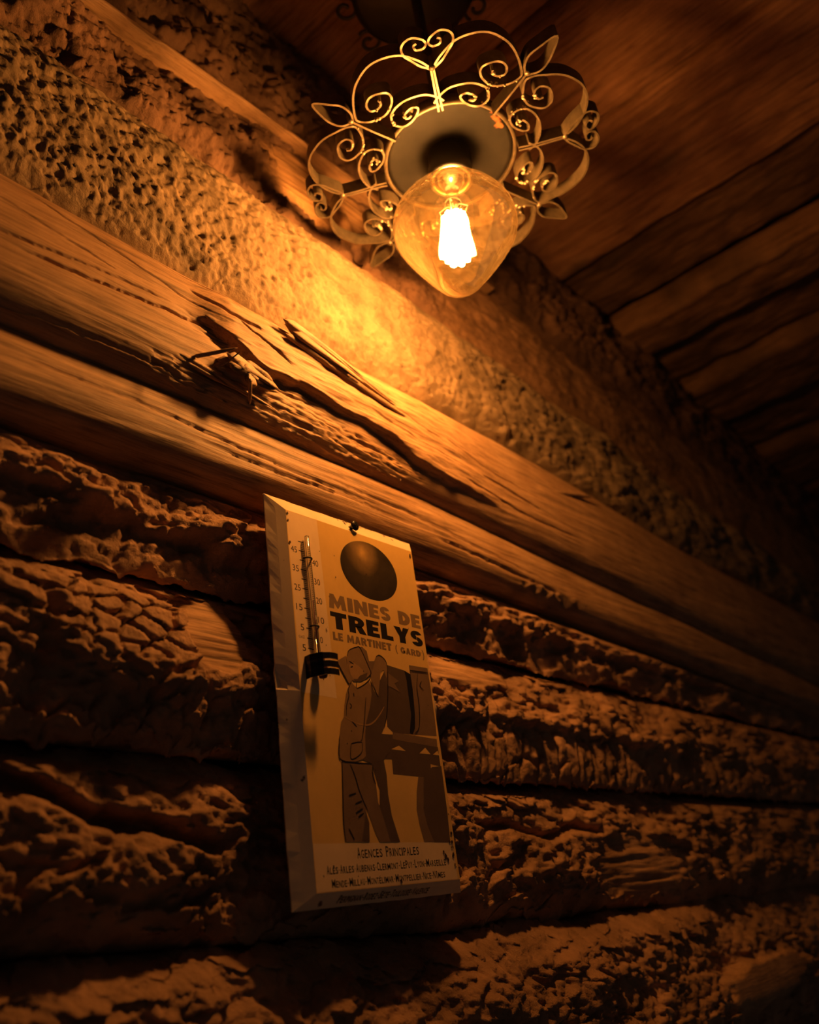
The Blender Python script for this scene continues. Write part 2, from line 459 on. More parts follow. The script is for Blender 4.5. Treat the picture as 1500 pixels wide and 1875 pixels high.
    log('crusty_beam', [(-.4, 1.125), (.41, 1.082), (.97, 1.066), (1.67, 1.085), (2.84, 1.045), (4.65, 1.05), (7, 1.01)], [(-.4, 1.46), (.38, 1.455), (.95, 1.44), (1.37, 1.435), (2.4, 1.40), (3.2, 1.36), (7, 1.3)], .948, h_h, M_pock, wall, Yb=1.05, p=3.0)

    def h_i(X, Z, T):      # bark log behind the lamp, bare wood patch also paints in its orange light
        h = bark_relief(X, Z, 103, .034, .8) + .008 * fbm(X * 8 + 8 * Z, Z * 40, 104, 4)
        m_ = blob(X, Z, 1.17, 1.60, .20, .10, 5, .4)
        kn = blob(X, Z, 1.20, 1.56, .05, .03, 5, .2, .6)
        h = h * (1 - m_) + m_ * (smooth_grain(X, Z, 105, .006) + .014 * kn)
        far = sstep(1.5, 1.7, X)
        h = h * (1 - .6 * far)
        return h, np.clip(m_ + .35 * far, 0, 1)
    log('bark_log', [(-.4, 1.44), (.38, 1.44), (.95, 1.43), (1.37, 1.425), (2.4, 1.39), (3.2, 1.35), (7, 1.3)], [(-.4, 1.70), (.55, 1.71), (1.0, 1.735), (1.3, 1.745), (3, 1.74), (7, 1.7)], .99, h_i, M_old, wall, Yb=1.06, fine=.004)

    def h_j(X, Z, T):
        h = bark_relief(X, Z, 113, .030, .8) + .007 * fbm(X * 8 - 6 * Z, Z * 40, 114, 4)
        return h + .012 * fbm(X * 14, Z * 20, 120, 3), 0 * X
    log('bark_log', [(-.4, 1.70), (.55, 1.71), (1.0, 1.735), (1.3, 1.745), (3, 1.74), (7, 1.7)], [(-.4, 2.14), (7, 2.14)], .982, h_j, M_old, wall, Yb=1.06, fine=.0045)

    def h_k(X, Z, T):      # added pale strip in the seam, standing in for a log's lamplit edge
        return smooth_grain(X, Z, 121, .003) - .004 * sstep(.2, .6, fbm(X * 7, 0 * X, 122, 3)), 1 + 0 * X
    zl = [(-.4, 1.672), (.55, 1.682), (1.0, 1.705), (1.3, 1.715), (3, 1.70), (7, 1.66)]
    log('lit_edge_strip', zl, [(a, b + .013) for a, b in zl], .972, h_k, M_wood, wall, Yb=1.05, p=6., fine=.003, xs=XG[XG < 1.9])

    # splintered wood standing off the peeled log
    rnd = random.Random(5)
    def splinter(name, P, w, t, seed, rough=.35):
        """fibrous sliver along the polyline P (x, y, z), width w, thickness t"""
        r = random.Random(seed); C_ = catmull(P, 5); n = 8; V = []; m = len(C_)
        ph = [r.uniform(.6, 1.25) for _ in range(n)]
        for i, p_ in enumerate(C_):
            f = i / (m - 1)
            tp = min(1, f / .07 + .12) * min(1, (1 - f) / .30 + .03)
            tg = C_[min(i + 1, m - 1)] - C_[max(i - 1, 0)]; tg /= np.linalg.norm(tg)
            up = np.cross(tg, (0, -1., 0)); up /= np.linalg.norm(up); ou = np.cross(up, tg)
            for k in range(n):
                a = 2 * math.pi * k / n
                q = 1 + rough * (ph[k] - 1) * 2 + rough * .3 * math.sin(7 * f + 2.1 * k)
                jag = tg * (w * .9 * (ph[k] - .9) if i < 2 else 0)
                V.append(p_ + up * math.cos(a) * w * tp * q + ou * math.sin(a) * t * tp * q + jag)
        F = [[i * n + k, i * n + (k + 1) % n, (i + 1) * n + (k + 1) % n, (i + 1) * n + k] for i in range(m - 1) for k in range(n)]
        F += [list(range(n))[::-1], [(m - 1) * n + k for k in range(n)]]
        o = obj(name, V, F, M_wood, s1)
        a = o.data.attributes.new('bare', 'FLOAT', 'POINT')
        a.data.foreach_set('value', np.full(len(V), .55, np.float32))
    def bundle(A, B, n, spread, w, t, seed, lift):
        """a torn bunch of separate slivers running from about A to about B"""
        r = random.Random(seed)
        for k in range(n):
            a, b = sorted((r.uniform(-.05, .45), r.uniform(.55, 1.08)))
            dz, dy = r.uniform(-1, 1) * spread, r.uniform(-.2, 1) * lift
            P = []
            for f in (a, (a + b) / 2, b):
                P.append((A[0] + (B[0] - A[0]) * f, A[1] + (B[1] - A[1]) * f - dy * (1.1 - f) + r.uniform(-.001, .001), A[2] + (B[2] - A[2]) * f + dz * (1.15 - .5 * f) + r.uniform(-.002, .002)))
            splinter('splinter', P, w * r.uniform(.6, 1.3), t * r.uniform(.6, 1.3), seed * 50 + k, .7)
    bundle((.900, .902, 1.012), (1.22, .903, .962), 14, .015, .0075, .0050, 21, .010)
    bundle((.745, .914, .872), (.872, .908, .868), 14, .016, .0085, .0065, 22, .018)
    bundle((.60, .924, .868), (.86, .918, .832), 7, .008, .0035, .0030, 23, .004)
    bundle((.70, .914, .965), (.90, .906, .925), 7, .010, .0040, .0030, 24, .004)
    splinter('splinter', [(.705, 0.916, .865), (.725, 0.893, .868), (.757, 0.868, .879)], .004, .0025, 6, .3)
    splinter('splinter', [(.775, 0.863, .822), (.785, 0.876, .815), (.80, 0.896, .80)], .005, .003, 7, .2)
    splinter('splinter', [(.738, 0.893, .846), (.748, 0.874, .857), (.757, 0.860, .868)], .0015, .0015, 8, .3)
    splinter('splinter', [(1.84, 0.933, .965), (1.95, 0.923, .99), (2.1, 0.913, 1.02)], .008, .006, 11, .4)

    # ceiling planks run away from the wall
    ceil = empty('ceiling', (2., .3, 2.2), kind='structure')
    mb = MB(); mb.box((-.5, -1.6, 2.22), (6.3, 1.10, 2.26)); mb.build('backing', M_dark, ceil, smooth=False)
    seams = [(-.35, .22, 2.10), (.22, .90, 2.09), (.90, 1.535, 2.10), (1.535, 1.945, 2.08), (1.945, 2.51, 2.095), (2.51, 2.95, 2.16), (2.95, 3.24, 2.075),
             (3.24, 3.66, 2.15), (3.66, 4.16, 2.09), (4.16, 4.7, 2.15), (4.7, 5.4, 2.10), (5.4, 6.2, 2.11)]
    for k, (a, b, z) in enumerate(seams):
        nx = 70; Y1 = np.linspace(-1.5, 1.08, 240)
        u = np.linspace(-1, 1, nx); u = np.sign(u) * (1 - (1 - np.abs(u)) ** 1.6)
        g = .008; half = (b - a) / 2 - g; cx = (a + b) / 2
        rnd_ = .09 if k < 5 else .25
        prof = (1 - np.clip((np.abs(u) - (1 - rnd_)) / rnd_, 0, 1) ** 2.2) ** .5
        Xp, Yp = np.meshgrid(cx + half * u, Y1, indexing='ij')
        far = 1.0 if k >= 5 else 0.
        wob = .010 * perlin(Yp * 2.2, 0 * Yp + k * 3.3, 7) + .005 * perlin(Yp * 7, 0 * Yp + k, 8)
        e = fbm(Xp * 22, Yp * 3.5, 200 + k, 4); kn1, kn2, kc = voronoi(Xp * 2.6 + k, Yp * 1.7, 210)
        knot = np.exp(-(kn1 / .10) ** 2) * (kc > .45)
        rel = .004 * e + .0022 * fbm(Xp * 90, Yp * 9, 300 + k, 3) + .006 * perlin(Xp * 5, Yp * 2, 230 + k) - .006 * knot + far * (.008 * fbm(Xp * 9, Yp * 7, 240 + k, 3))
        if k < 5:
            cr = np.abs(Xp - cx - .1 * half - .02 * perlin(Yp * 3, 0 * Yp + k, 9) - .5 * half * (k % 3 - 1))
            rel = rel + .007 * np.exp(-(cr / .006) ** 2) * sstep(-.2, .3, perlin(Yp * 1.5, 0 * Yp + 2.2 * k, 19))
        Zp = z + .11 * (1 - prof)[:, None] + rel * prof[:, None]
        V = np.stack([Xp + wob, Yp, Zp], -1).reshape(-1, 3)
        i = np.arange(nx - 1)[:, None] * 240 + np.arange(239)[None]
        F = np.stack([i, i + 1, i + 241, i + 240], -1).reshape(-1, 4)
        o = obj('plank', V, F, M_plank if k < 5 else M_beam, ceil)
        at = o.data.attributes.new('bare', 'FLOAT', 'POINT')
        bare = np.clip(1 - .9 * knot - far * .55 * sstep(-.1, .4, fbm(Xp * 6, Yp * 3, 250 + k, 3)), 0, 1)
        at.data.foreach_set('value', bare.astype(np.float32).ravel())

    # the far end of the gallery, in the dark
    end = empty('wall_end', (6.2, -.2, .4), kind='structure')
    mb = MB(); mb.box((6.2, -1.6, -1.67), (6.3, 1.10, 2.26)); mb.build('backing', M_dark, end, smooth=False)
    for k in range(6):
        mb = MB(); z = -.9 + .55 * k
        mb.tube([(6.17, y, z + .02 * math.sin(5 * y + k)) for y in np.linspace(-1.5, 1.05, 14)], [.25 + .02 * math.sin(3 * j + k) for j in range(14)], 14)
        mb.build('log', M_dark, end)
build_walls()

# ------------------------------------------------------------------ wrought iron ceiling lamp
def iron_mat():
    return plain_mat('wrought_iron', (.115, .088, .056), rough=.45, metal=.6, var=.35, scale=90, bump=.35)
M_iron = iron_mat()
M_disc = plain_mat('dull_steel', (.008, .0068, .0055), rough=.6, metal=.0, var=.5, scale=25, bump=.08, spec=.15, dirt=((.16, .06, .02), 30., .66))
M_socket = plain_mat('black_bakelite', (.026, .024, .021), rough=.35, var=.2, scale=60, bump=.02)
M_brass = plain_mat('plated_brass', (.75, .62, .42), rough=.3, metal=.9, var=.1, scale=60, bump=.03)
M_weld = plain_mat('weld_spatter', (.42, .34, .23), rough=.6, metal=.2, var=.3, scale=300, bump=.4)

def emit_mat(name, col, st):
    mt, nt, out = nodes(name)
    e = N(nt, 'ShaderNodeEmission', Color=col, Strength=st); nt.links.new(e.outputs[0], out.inputs[0]); return mt
M_fil = emit_mat('glowing_filament', LIGHT, FILAMENT)

def bulb_mat():
    mt, nt, out = nodes('amber_glass'); L = nt.links.new
    tr = N(nt, 'ShaderNodeBsdfTransparent', Color=(1.0, .86, .62, 1))
    gl = N(nt, 'ShaderNodeBsdfGlossy', Color=(1, .93, .8, 1), Roughness=.03)
    du = N(nt, 'ShaderNodeBsdfTranslucent', Color=(.9, .6, .25, 1))
    df = N(nt, 'ShaderNodeBsdfDiffuse', Color=(.9, .6, .25, 1))
    ad = N(nt, 'ShaderNodeMixShader', Fac=.5); L(du.outputs[0], ad.inputs[1]); L(df.outputs[0], ad.inputs[2])
    lw = N(nt, 'ShaderNodeLayerWeight', Blend=.35)
    rp = ramp(nt, lw.outputs['Fresnel'], [(0, (.045, .045, .045)), (1, (.6, .6, .6))])
    m1 = N(nt, 'ShaderNodeMixShader'); L(rp.outputs[0], m1.inputs[0]); L(tr.outputs[0], m1.inputs[1]); L(gl.outputs[0], m1.inputs[2])
    tc = N(nt, 'ShaderNodeTexCoord'); n = N(nt, 'ShaderNodeTexNoise', Scale=120., Detail=6., Roughness=.8); L(tc.outputs['Object'], n.inputs[0])
    dr = ramp(nt, n.outputs[0], [(.35, (.003,) * 3), (.75, (.016,) * 3)])
    m2 = N(nt, 'ShaderNodeMixShader'); L(dr.outputs[0], m2.inputs[0]); L(m1.outputs[0], m2.inputs[1]); L(ad.outputs[0], m2.inputs[2])
    L(m2.outputs[0], out.inputs[0]); return mt
M_glass = bulb_mat()
def clear_mat():
    mt, nt, out = nodes('clear_glass'); L = nt.links.new
    tr = N(nt, 'ShaderNodeBsdfTransparent', Color=(.95, .95, .92, 1)); gl = N(nt, 'ShaderNodeBsdfGlossy', Roughness=.05)
    lw = N(nt, 'ShaderNodeLayerWeight', Blend=.4); m1 = N(nt, 'ShaderNodeMixShader')
    rp = ramp(nt, lw.outputs['Fresnel'], [(0, (.10,) * 3), (1, (.8,) * 3)]); L(rp.outputs[0], m1.inputs[0])
    L(tr.outputs[0], m1.inputs[1]); L(gl.outputs[0], m1.inputs[2]); L(m1.outputs[0], out.inputs[0]); return mt
M_clear = clear_mat()

ARC = [(.168, -.167), (.199, -.170), (.234, -.163), (.262, -.142), (.277, -.113), (.2785, -.08), (.270, -.052), (.257, -.030), (.243, -.012), (.2325, -.007), (.217, -.0135),
       (.202, -.027), (.193, -.046), (.195, -.068), (.205, -.083), (.219, -.085), (.233, -.074), (.241, -.058), (.236, -.043), (.224, -.038), (.214, -.046), (.213, -.058), (.219, -.064)]
INNER = [(.1086, -.1221), (.127, -.1233), (.1497, -.1158), (.1717, -.0956), (.1822, -.0728), (.184, -.0521), (.1733, -.0369), (.1599, -.0323), (.147, -.0376), (.138, -.0552), (.139, -.0735),
         (.1435, -.0845), (.150, -.085), (.157, -.0777), (.160, -.0641), (.1555, -.056), (.148, -.058), (.1465, -.0665)]
LEAF = [(.243, -.003), (.255, -.0155), (.274, -.021), (.296, -.0165), (.330, .000), (.296, .0165), (.274, .021), (.255, .0155), (.243, .003)]
HEART = [(.238, -.004), (.247, -.017), (.262, -.032), (.278, -.045), (.293, -.0475), (.305, -.039), (.308, -.024), (.301, -.008), (.290, -.0025), (.282, -.010), (.283, -.021), (.291, -.025), (.296, -.019)]

def build_lamp():
    LX, LY, LZ = 1.166, .632, 1.404
    lamp = empty('ceiling_lamp', (LX, LY, 2.07), 'wrought iron scroll ceiling lamp with a glowing amber diamond bulb', 'lamp')
    BH = .030; TH = .0040
    def band(name, pts, ang, mat=M_iron, flip=1, z0=LZ, bh=BH, closed=False):
        a = math.radians(ang); c_, s_ = math.cos(a), math.sin(a)
        P = [np.array((q[0], q[1] * flip)) for q in catmull(pts, 5)]
        V = []; F = []; m = len(P)
        for i, q in enumerate(P):
            t = P[min(i + 1, m - 1)] - P[max(i - 1, 0)]; t /= np.linalg.norm(t) + 1e-9
            n_ = np.array((-t[1], t[0])) * TH / 2
            jz = .0006 * math.sin(i * .7 + ang)
            for sgn, z in ((-1, 0), (1, 0), (1, bh), (-1, bh)):
                w = q + sgn * n_
                V.append((LX + c_ * w[0] - s_ * w[1], LY + s_ * w[0] + c_ * w[1], z0 + z + jz))
        for i in range(m - 1):
            for k in range(4):
                F.append([i * 4 + k, i * 4 + (k + 1) % 4, i * 4 + 4 + (k + 1) % 4, i * 4 + 4 + k])
        F += [[3, 2, 1, 0], [(m - 1) * 4 + k for k in range(4)]]
        return obj(name, V, F, mat, lamp, smooth=False)
    rnd = random.Random(3)
    def pos(ang, r, t, z):
        a = math.radians(ang)
        return (LX + math.cos(a) * r - math.sin(a) * t, LY + math.sin(a) * r + math.cos(a) * t, z)
    def spatter(ang, spots):
        mb = MB()
        for curve, f0, f1, n in spots:
            for f in (1, -1):
                for _ in range(n):
                    q = curve[min(len(curve) - 1, int(len(curve) * rnd.triangular(f0, f1)))]
                    r_ = rnd.uniform(.0012, .0034); e = rnd.uniform(.6, 1.4)
                    c = pos(ang, q[0] + rnd.uniform(-.002, .002), f * q[1] + rnd.uniform(-.002, .002), LZ + rnd.uniform(-.001, .006))
                    mb.lathe([(0, -r_), (r_ * .8, -r_ * .6), (r_ * e, 0), (r_ * .7, r_ * .7), (0, r_)], c, 6)
        o = mb.build('weld_spatter', M_weld, lamp); o['kind'] = 'stuff'
    CA, CI = catmull(ARC, 5), catmull(INNER, 5)
    for k in range(4):
        la = -106 + 90 * k; ha = -151 + 90 * k
        for f in (1, -1):
            band('outer_scroll', ARC, la, flip=f); band('inner_scroll', INNER, la, flip=f)
            band('spoke', [(.142, .004 * f), (.18, .0032 * f), (.236, .0025 * f)], ha)
            band('heart_scroll', HEART, ha, flip=f)
        band('leaf_loop', LEAF, la)
        band('spoke', [(.142, 0), (.19, 0), (.246, 0)], la)
        for rr, aa in ((.240, ha), (.246, la)):      # collars where the bars meet
            mb = MB(); mb.lathe([(0, -.002), (.006, -.001), (.0075, .012), (.006, .027), (0, .029)], pos(aa, rr, 0, LZ), 10); mb.build('collar', M_iron, lamp)
        spatter(la, [(CA, .42, .62, 12), (CA, .85, 1.0, 10), (CI, .25, .5, 12), (CI, .75, 1.0, 12)])
    # ring round the plate, plate, screw, socket
    mb = MB(); mb.lathe([(.1345, 0), (.1400, -.001), (.1425, .004), (.1425, .022), (.1345, .022), (.1345, 0)], (LX, LY, LZ + .022), 72); mb.build('ring', M_iron, lamp)
    mb = MB(); mb.lathe([(0, .004), (.02, .003), (.125, .0), (.1325, -.002), (.1325, .006), (.02, .010), (0, .010)], (LX, LY, LZ + .030), 72); mb.build('plate', M_disc, lamp)
    c = pos(-172, .163, 0, LZ + .020); mb = MB(); mb.lathe([(0, -.013), (.007, -.011), (.011, -.004), (.011, .004), (.004, .010), (.004, .03), (0, .03)], c, 20); mb.build('cap_nut', M_brass, lamp)
    c = pos(-60, .120, 0, LZ + .040); mb = MB(); mb.lathe([(0, -.003), (.004, -.002), (.005, .003), (0, .004)], c, 14); mb.build('plate_screw', M_disc, lamp)
    ax = np.array((.060, -.072, 1.0)); ax /= np.linalg.norm(ax)
    base = np.array((LX, LY, LZ + .052))
    mb = MB(); mb.lathe([(0, .0), (.043, .0), (.0445, -.006), (.0445, -.055), (.046, -.058), (.0465, -.088), (.0445, -.092), (.041, -.092), (.0405, -.080), (0, -.078)], base, 48, ax); mb.build('socket', M_socket, lamp)
    mb = MB(); mb.lathe([(.0405, -.0905), (.0375, -.093), (.0355, -.088), (.0355, -.075)], base, 40, ax); mb.build('socket_rim', M_brass, lamp)
    # bulb
    prof = [(.0, -.040), (.0290, -.042), (.0300, -.075), (.0305, -.088), (.0350, -.096), (.046, -.106), (.062, -.121), (.082, -.141), (.101, -.162), (.115, -.182), (.1225, -.198), (.1255, -.212), (.1255, -.224),
            (.1225, -.238), (.114, -.256), (.100, -.280), (.083, -.306), (.066, -.331), (.050, -.353), (.039, -.366), (.027, -.374), (.013, -.378), (0, -.379)]
    pc = catmull([(a, b) for a, b in prof], 3)
    mb = MB(); mb.lathe([(max(0, float(q[0])), float(q[1])) for q in pc[8:]], base, 64, ax); bulb = mb.build('bulb', M_glass, lamp); bulb['label'] = 'amber glass diamond shaped bulb'
    mb = MB(); mb.lathe([(0, -.05), (.0275, -.05), (.0285, -.070), (.0275, -.074), (.0285, -.080), (.0270, -.092), (.0, -.096)], base, 32, ax); mb.build('screw_base', M_brass, bulb)
    mb = MB(); mb.lathe([(.027, -.095), (.020, -.108), (.0145, -.118), (.0135, -.140), (.017, -.150), (.0175, -.160), (.010, -.168), (.004, -.172), (.004, -.30), (0, -.302)], base, 24, ax); mb.build('glass_stem', M_clear, bulb)
    u = np.cross(ax, (0, 1., 0)); u /= np.linalg.norm(u); v = np.cross(ax, u)
    for k in range(8):
        a0 = 2 * math.pi * k / 8
        P = [base + ax * (-.195 - .105 * t) + (.0200 + .0025 * math.sin(math.pi * t)) * (math.cos(a0 + 1.1 * t) * u + math.sin(a0 + 1.1 * t) * v) for t in np.linspace(0, 1, 9)]
        mb = MB(); mb.tube(P, .0072, 6); mb.build('filament', M_fil, bulb)
    for k in range(4):
        a0 = 2 * math.pi * k / 4 + .4; d = math.cos(a0) * u + math.sin(a0) * v
        mb = MB(); mb.tube([base + ax * -.158 + d * .012, base + ax * -.170 + d * .030, base + ax * -.195 + d * .0205], .0012, 5); mb.build('support_wire', M_brass, bulb)
    # stem up to the roof and the scroll-edged ceiling rose
    RZ = 1.985
    mb = MB(); mb.tube([(LX, LY, LZ + .05), (LX, LY, RZ)], .012, 14); mb.build('stem', M_iron, lamp)
    mb = MB(); mb.lathe([(0, .0), (.03, .0), (.135, .006), (.150, .012), (.150, .09), (0, .09)], (LX, LY, RZ), 64); rose = mb.build('ceiling_rose', M_socket, lamp)
    for k in range(10):
        a0 = 36 * k + 9; mb = MB(); P = []
        for j in range(24):
            t = j / 23; r = .034 * (1 - .75 * t); th = 1.6 + 7.5 * t
            P.append(pos(a0, .172 + r * math.cos(th), r * math.sin(th), RZ + .02))
        mb.tube(P, .005, 6); mb.build('rose_curl', M_socket, rose)
build_lamp()

# ------------------------------------------------------------------ enamel thermometer sign
SX, SZ, YO, YI = .862, .034, .947, .925
IX0, IX1, IZ0, IZ1 = .027, .352, .019, .609
SW, SH = .379, .641
M_cream = plain_mat('cream_enamel', (.93, .70, .45), rough=.33, var=.10, scale=18, bump=.05, dirt=((.10, .05, .025), 55., .70))
M_ochre = plain_mat('ochre_enamel', (.86, .53, .16), rough=.30, var=.08, scale=18, bump=.04, dirt=((.10, .05, .025), 48., .74))
M_pale = plain_mat('pale_enamel', (.93, .66, .38), rough=.32, var=.08, scale=18, bump=.04, dirt=((.10, .05, .025), 55., .74))
def ink(name, c): return plain_mat(name, c, rough=.38, var=.12, scale=60, bump=.03)
I_black = ink('black_ink', (.018, .014, .010)); I_grey = ink('grey_ink', (.27, .165, .085)); I_body = ink('brown_ink', (.33, .195, .09))
I_mid = ink('mid_brown_ink', (.24, .145, .08)); I_darkb = ink('dark_brown_ink', (.13, .08, .05)); I_skin = ink('skin_ink', (.46, .26, .10)); I_rust = ink('rust', (.055, .026, .012))
M_tube = M_clear

def ball_mat():
    mt, nt, out = nodes('printed_ball'); L = nt.links.new
    tc = N(nt, 'ShaderNodeTexCoord'); mp = N(nt, 'ShaderNodeMapping'); mp.inputs['Location'].default_value = (.009, 0, -.019); L(tc.outputs['Object'], mp.inputs[0])
    ln = N(nt, 'ShaderNodeVectorMath', operation='LENGTH'); L(mp.outputs[0], ln.inputs[0])
    mu = N(nt, 'ShaderNodeMath', operation='MULTIPLY'); mu.inputs[1].default_value = 12.; L(ln.outputs['Value'], mu.inputs[0])
    n1 = N(nt, 'ShaderNodeTexNoise', Scale=40., Detail=6., Roughness=.6); L(tc.outputs['Object'], n1.inputs[0])
    r = ramp(nt, mu.outputs[0], [(0, (.62, .36, .11)), (.13, (.30, .18, .07)), (.33, (.055, .038, .022)), (.75, (.03, .022, .015))])
    mx = N(nt, 'ShaderNodeMixRGB', blend_type='MULTIPLY', Fac=.6); L(r.outputs[0], mx.inputs[1])
    r2 = ramp(nt, n1.outputs[0], [(.35, (.6, .6, .6)), (.65, (1.5, 1.5, 1.5))]); L(r2.outputs[0], mx.inputs[2])
    b = N(nt, 'ShaderNodeBsdfPrincipled', Roughness=.3); L(mx.outputs[0], b.inputs['Base Color']); L(b.outputs[0], out.inputs[0]); return mt

POLY = {
    'jacket': [(0.141, 0.3273), (0.1302, 0.3147), (0.1253, 0.3055), (0.1199, 0.2876), (0.1158, 0.2688), (0.1083, 0.2598), (0.1018, 0.2379), (0.097, 0.2037), (0.1099, 0.2003), (0.1268, 0.1995), (0.1485, 0.2046), (0.1564, 0.2097), (0.1598, 0.2414), (0.1649, 0.2614), (0.1784, 0.2876), (0.187, 0.3114), (0.1873, 0.3245), (0.1843, 0.3333), (0.1699, 0.3253), (0.1523, 0.3183)],
    'side': [(0.1883, 0.3351), (0.1933, 0.3199), (0.2028, 0.3091), (0.2118, 0.3376), (0.2343, 0.3645), (0.2277, 0.318), (0.2188, 0.2806), (0.2092, 0.2595), (0.1992, 0.2462), (0.1951, 0.2237), (0.2108, 0.217), (0.1995, 0.2067), (0.1688, 0.1983), (0.1485, 0.2046), (0.1564, 0.2097), (0.1598, 0.2414), (0.1649, 0.2614), (0.1784, 0.2876), (0.187, 0.3114)],
    'armr': [(0.1964, 0.3599), (0.2094, 0.3791), (0.2197, 0.3824), (0.2323, 0.3753), (0.2355, 0.3647), (0.2302, 0.3424), (0.2252, 0.358), (0.2162, 0.3515), (0.2118, 0.3376), (0.2028, 0.3091), (0.192, 0.3342), (0.1902, 0.3458)],
    'hood': [(0.1367, 0.3708), (0.1436, 0.381), (0.1633, 0.3891), (0.1725, 0.3876), (0.1896, 0.3537), (0.1902, 0.3458), (0.1773, 0.3365), (0.1653, 0.3312), (0.1467, 0.3292), (0.1408, 0.3375), (0.1358, 0.3525)],
    'hoodback': [(0.1633, 0.3891), (0.1769, 0.3918), (0.1873, 0.3856), (0.1902, 0.3685), (0.2059, 0.3705), (0.1921, 0.3461), (0.1896, 0.3537), (0.1723, 0.3863)],
    'arml': [(0.1118, 0.3585), (0.1349, 0.3706), (0.1358, 0.3525), (0.1453, 0.3316), (0.135, 0.3228), (0.1114, 0.3559)],
    'face': [(0.1399, 0.3555), (0.1516, 0.3609), (0.1637, 0.3559), (0.1757, 0.3494), (0.1643, 0.3363), (0.149, 0.332), (0.1412, 0.3402)],
    'beard': [(0.163, 0.3401), (0.1829, 0.3476), (0.1783, 0.3379), (0.1634, 0.3308), (0.1486, 0.3299), (0.1473, 0.3331), (0.1565, 0.3336)],
    'legl': [(0.1017, 0.2016), (0.1268, 0.1995), (0.1688, 0.1983), (0.171, 0.1699), (0.1429, 0.1282), (0.1468, 0.1102), (0.1439, 0.0827), (0.0929, 0.0841), (0.0923, 0.1131), (0.097, 0.1571)],
    'legr': [(0.1405, 0.1984), (0.1688, 0.1983), (0.1724, 0.1676), (0.1729, 0.1396), (0.1822, 0.1121), (0.1908, 0.0814), (0.1662, 0.0821), (0.1583, 0.0967), (0.1464, 0.1282), (0.1336, 0.1554), (0.1269, 0.1782)],
    'legside': [(0.1688, 0.1983), (0.1976, 0.2066), (0.2006, 0.1825), (0.1985, 0.1515), (0.2015, 0.1188), (0.2132, 0.0808), (0.1908, 0.0814), (0.1724, 0.1167), (0.1599, 0.1465), (0.1756, 0.135), (0.1798, 0.1583), (0.1731, 0.1817)],
    'legin': [(0.1426, 0.126), (0.1475, 0.1102), (0.1439, 0.0827), (0.1271, 0.0832), (0.1359, 0.106)],
    'wagon': [(0.2369, 0.3676), (0.2809, 0.3633), (0.288, 0.3571), (0.2907, 0.3297), (0.2803, 0.2512), (0.2305, 0.2507), (0.2169, 0.26), (0.2188, 0.2806), (0.2277, 0.318)],
    'strip': [(0.2809, 0.3633), (0.2967, 0.3581), (0.2971, 0.3304), (0.2941, 0.2866), (0.2888, 0.2622), (0.2803, 0.2512), (0.2727, 0.2533), (0.2835, 0.2858), (0.2832, 0.3235), (0.2836, 0.3455)],
    'column': [(0.2959, 0.3749), (0.3482, 0.3756), (0.3492, 0.3413), (0.348, 0.2799), (0.3459, 0.2525), (0.2806, 0.2513), (0.2885, 0.2622), (0.2938, 0.2866), (0.2955, 0.331), (0.2955, 0.3591)],
    'bar': [(0.2288, 0.2519), (0.3446, 0.2471), (0.3434, 0.2331), (0.2267, 0.2408)],
    'under': [(0.1956, 0.2472), (0.2281, 0.248), (0.2266, 0.2403), (0.3447, 0.2332), (0.3442, 0.2007), (0.3173, 0.2036), (0.3153, 0.1805), (0.217, 0.1841), (0.2184, 0.2074), (0.1921, 0.2069), (0.1923, 0.2284)],
    'tri1': [(0.2196, 0.2236), (0.2402, 0.2304), (0.2562, 0.2223)],
    'tri2': [(0.2912, 0.2201), (0.3088, 0.2306), (0.3211, 0.2199)],
    'tri3': [(0.3274, 0.2197), (0.342, 0.2269), (0.3448, 0.2191)],
    'flag': [(0.2333, 0.3549), (0.2622, 0.3418), (0.249, 0.3363), (0.2604, 0.3226), (0.2302, 0.3316)],
    'bootl': [(0.2794, 0.1808), (0.2702, 0.1571), (0.2639, 0.1279), (0.2665, 0.104), (0.2727, 0.0792), (0.2984, 0.0785), (0.2862, 0.1037), (0.2817, 0.1279), (0.2936, 0.1812)],
    'bootd': [(0.2939, 0.1825), (0.3204, 0.1986), (0.3464, 0.2007), (0.3452, 0.1606), (0.3442, 0.1228), (0.3402, 0.0768), (0.2982, 0.078), (0.2862, 0.1037), (0.2817, 0.1279)],
    }
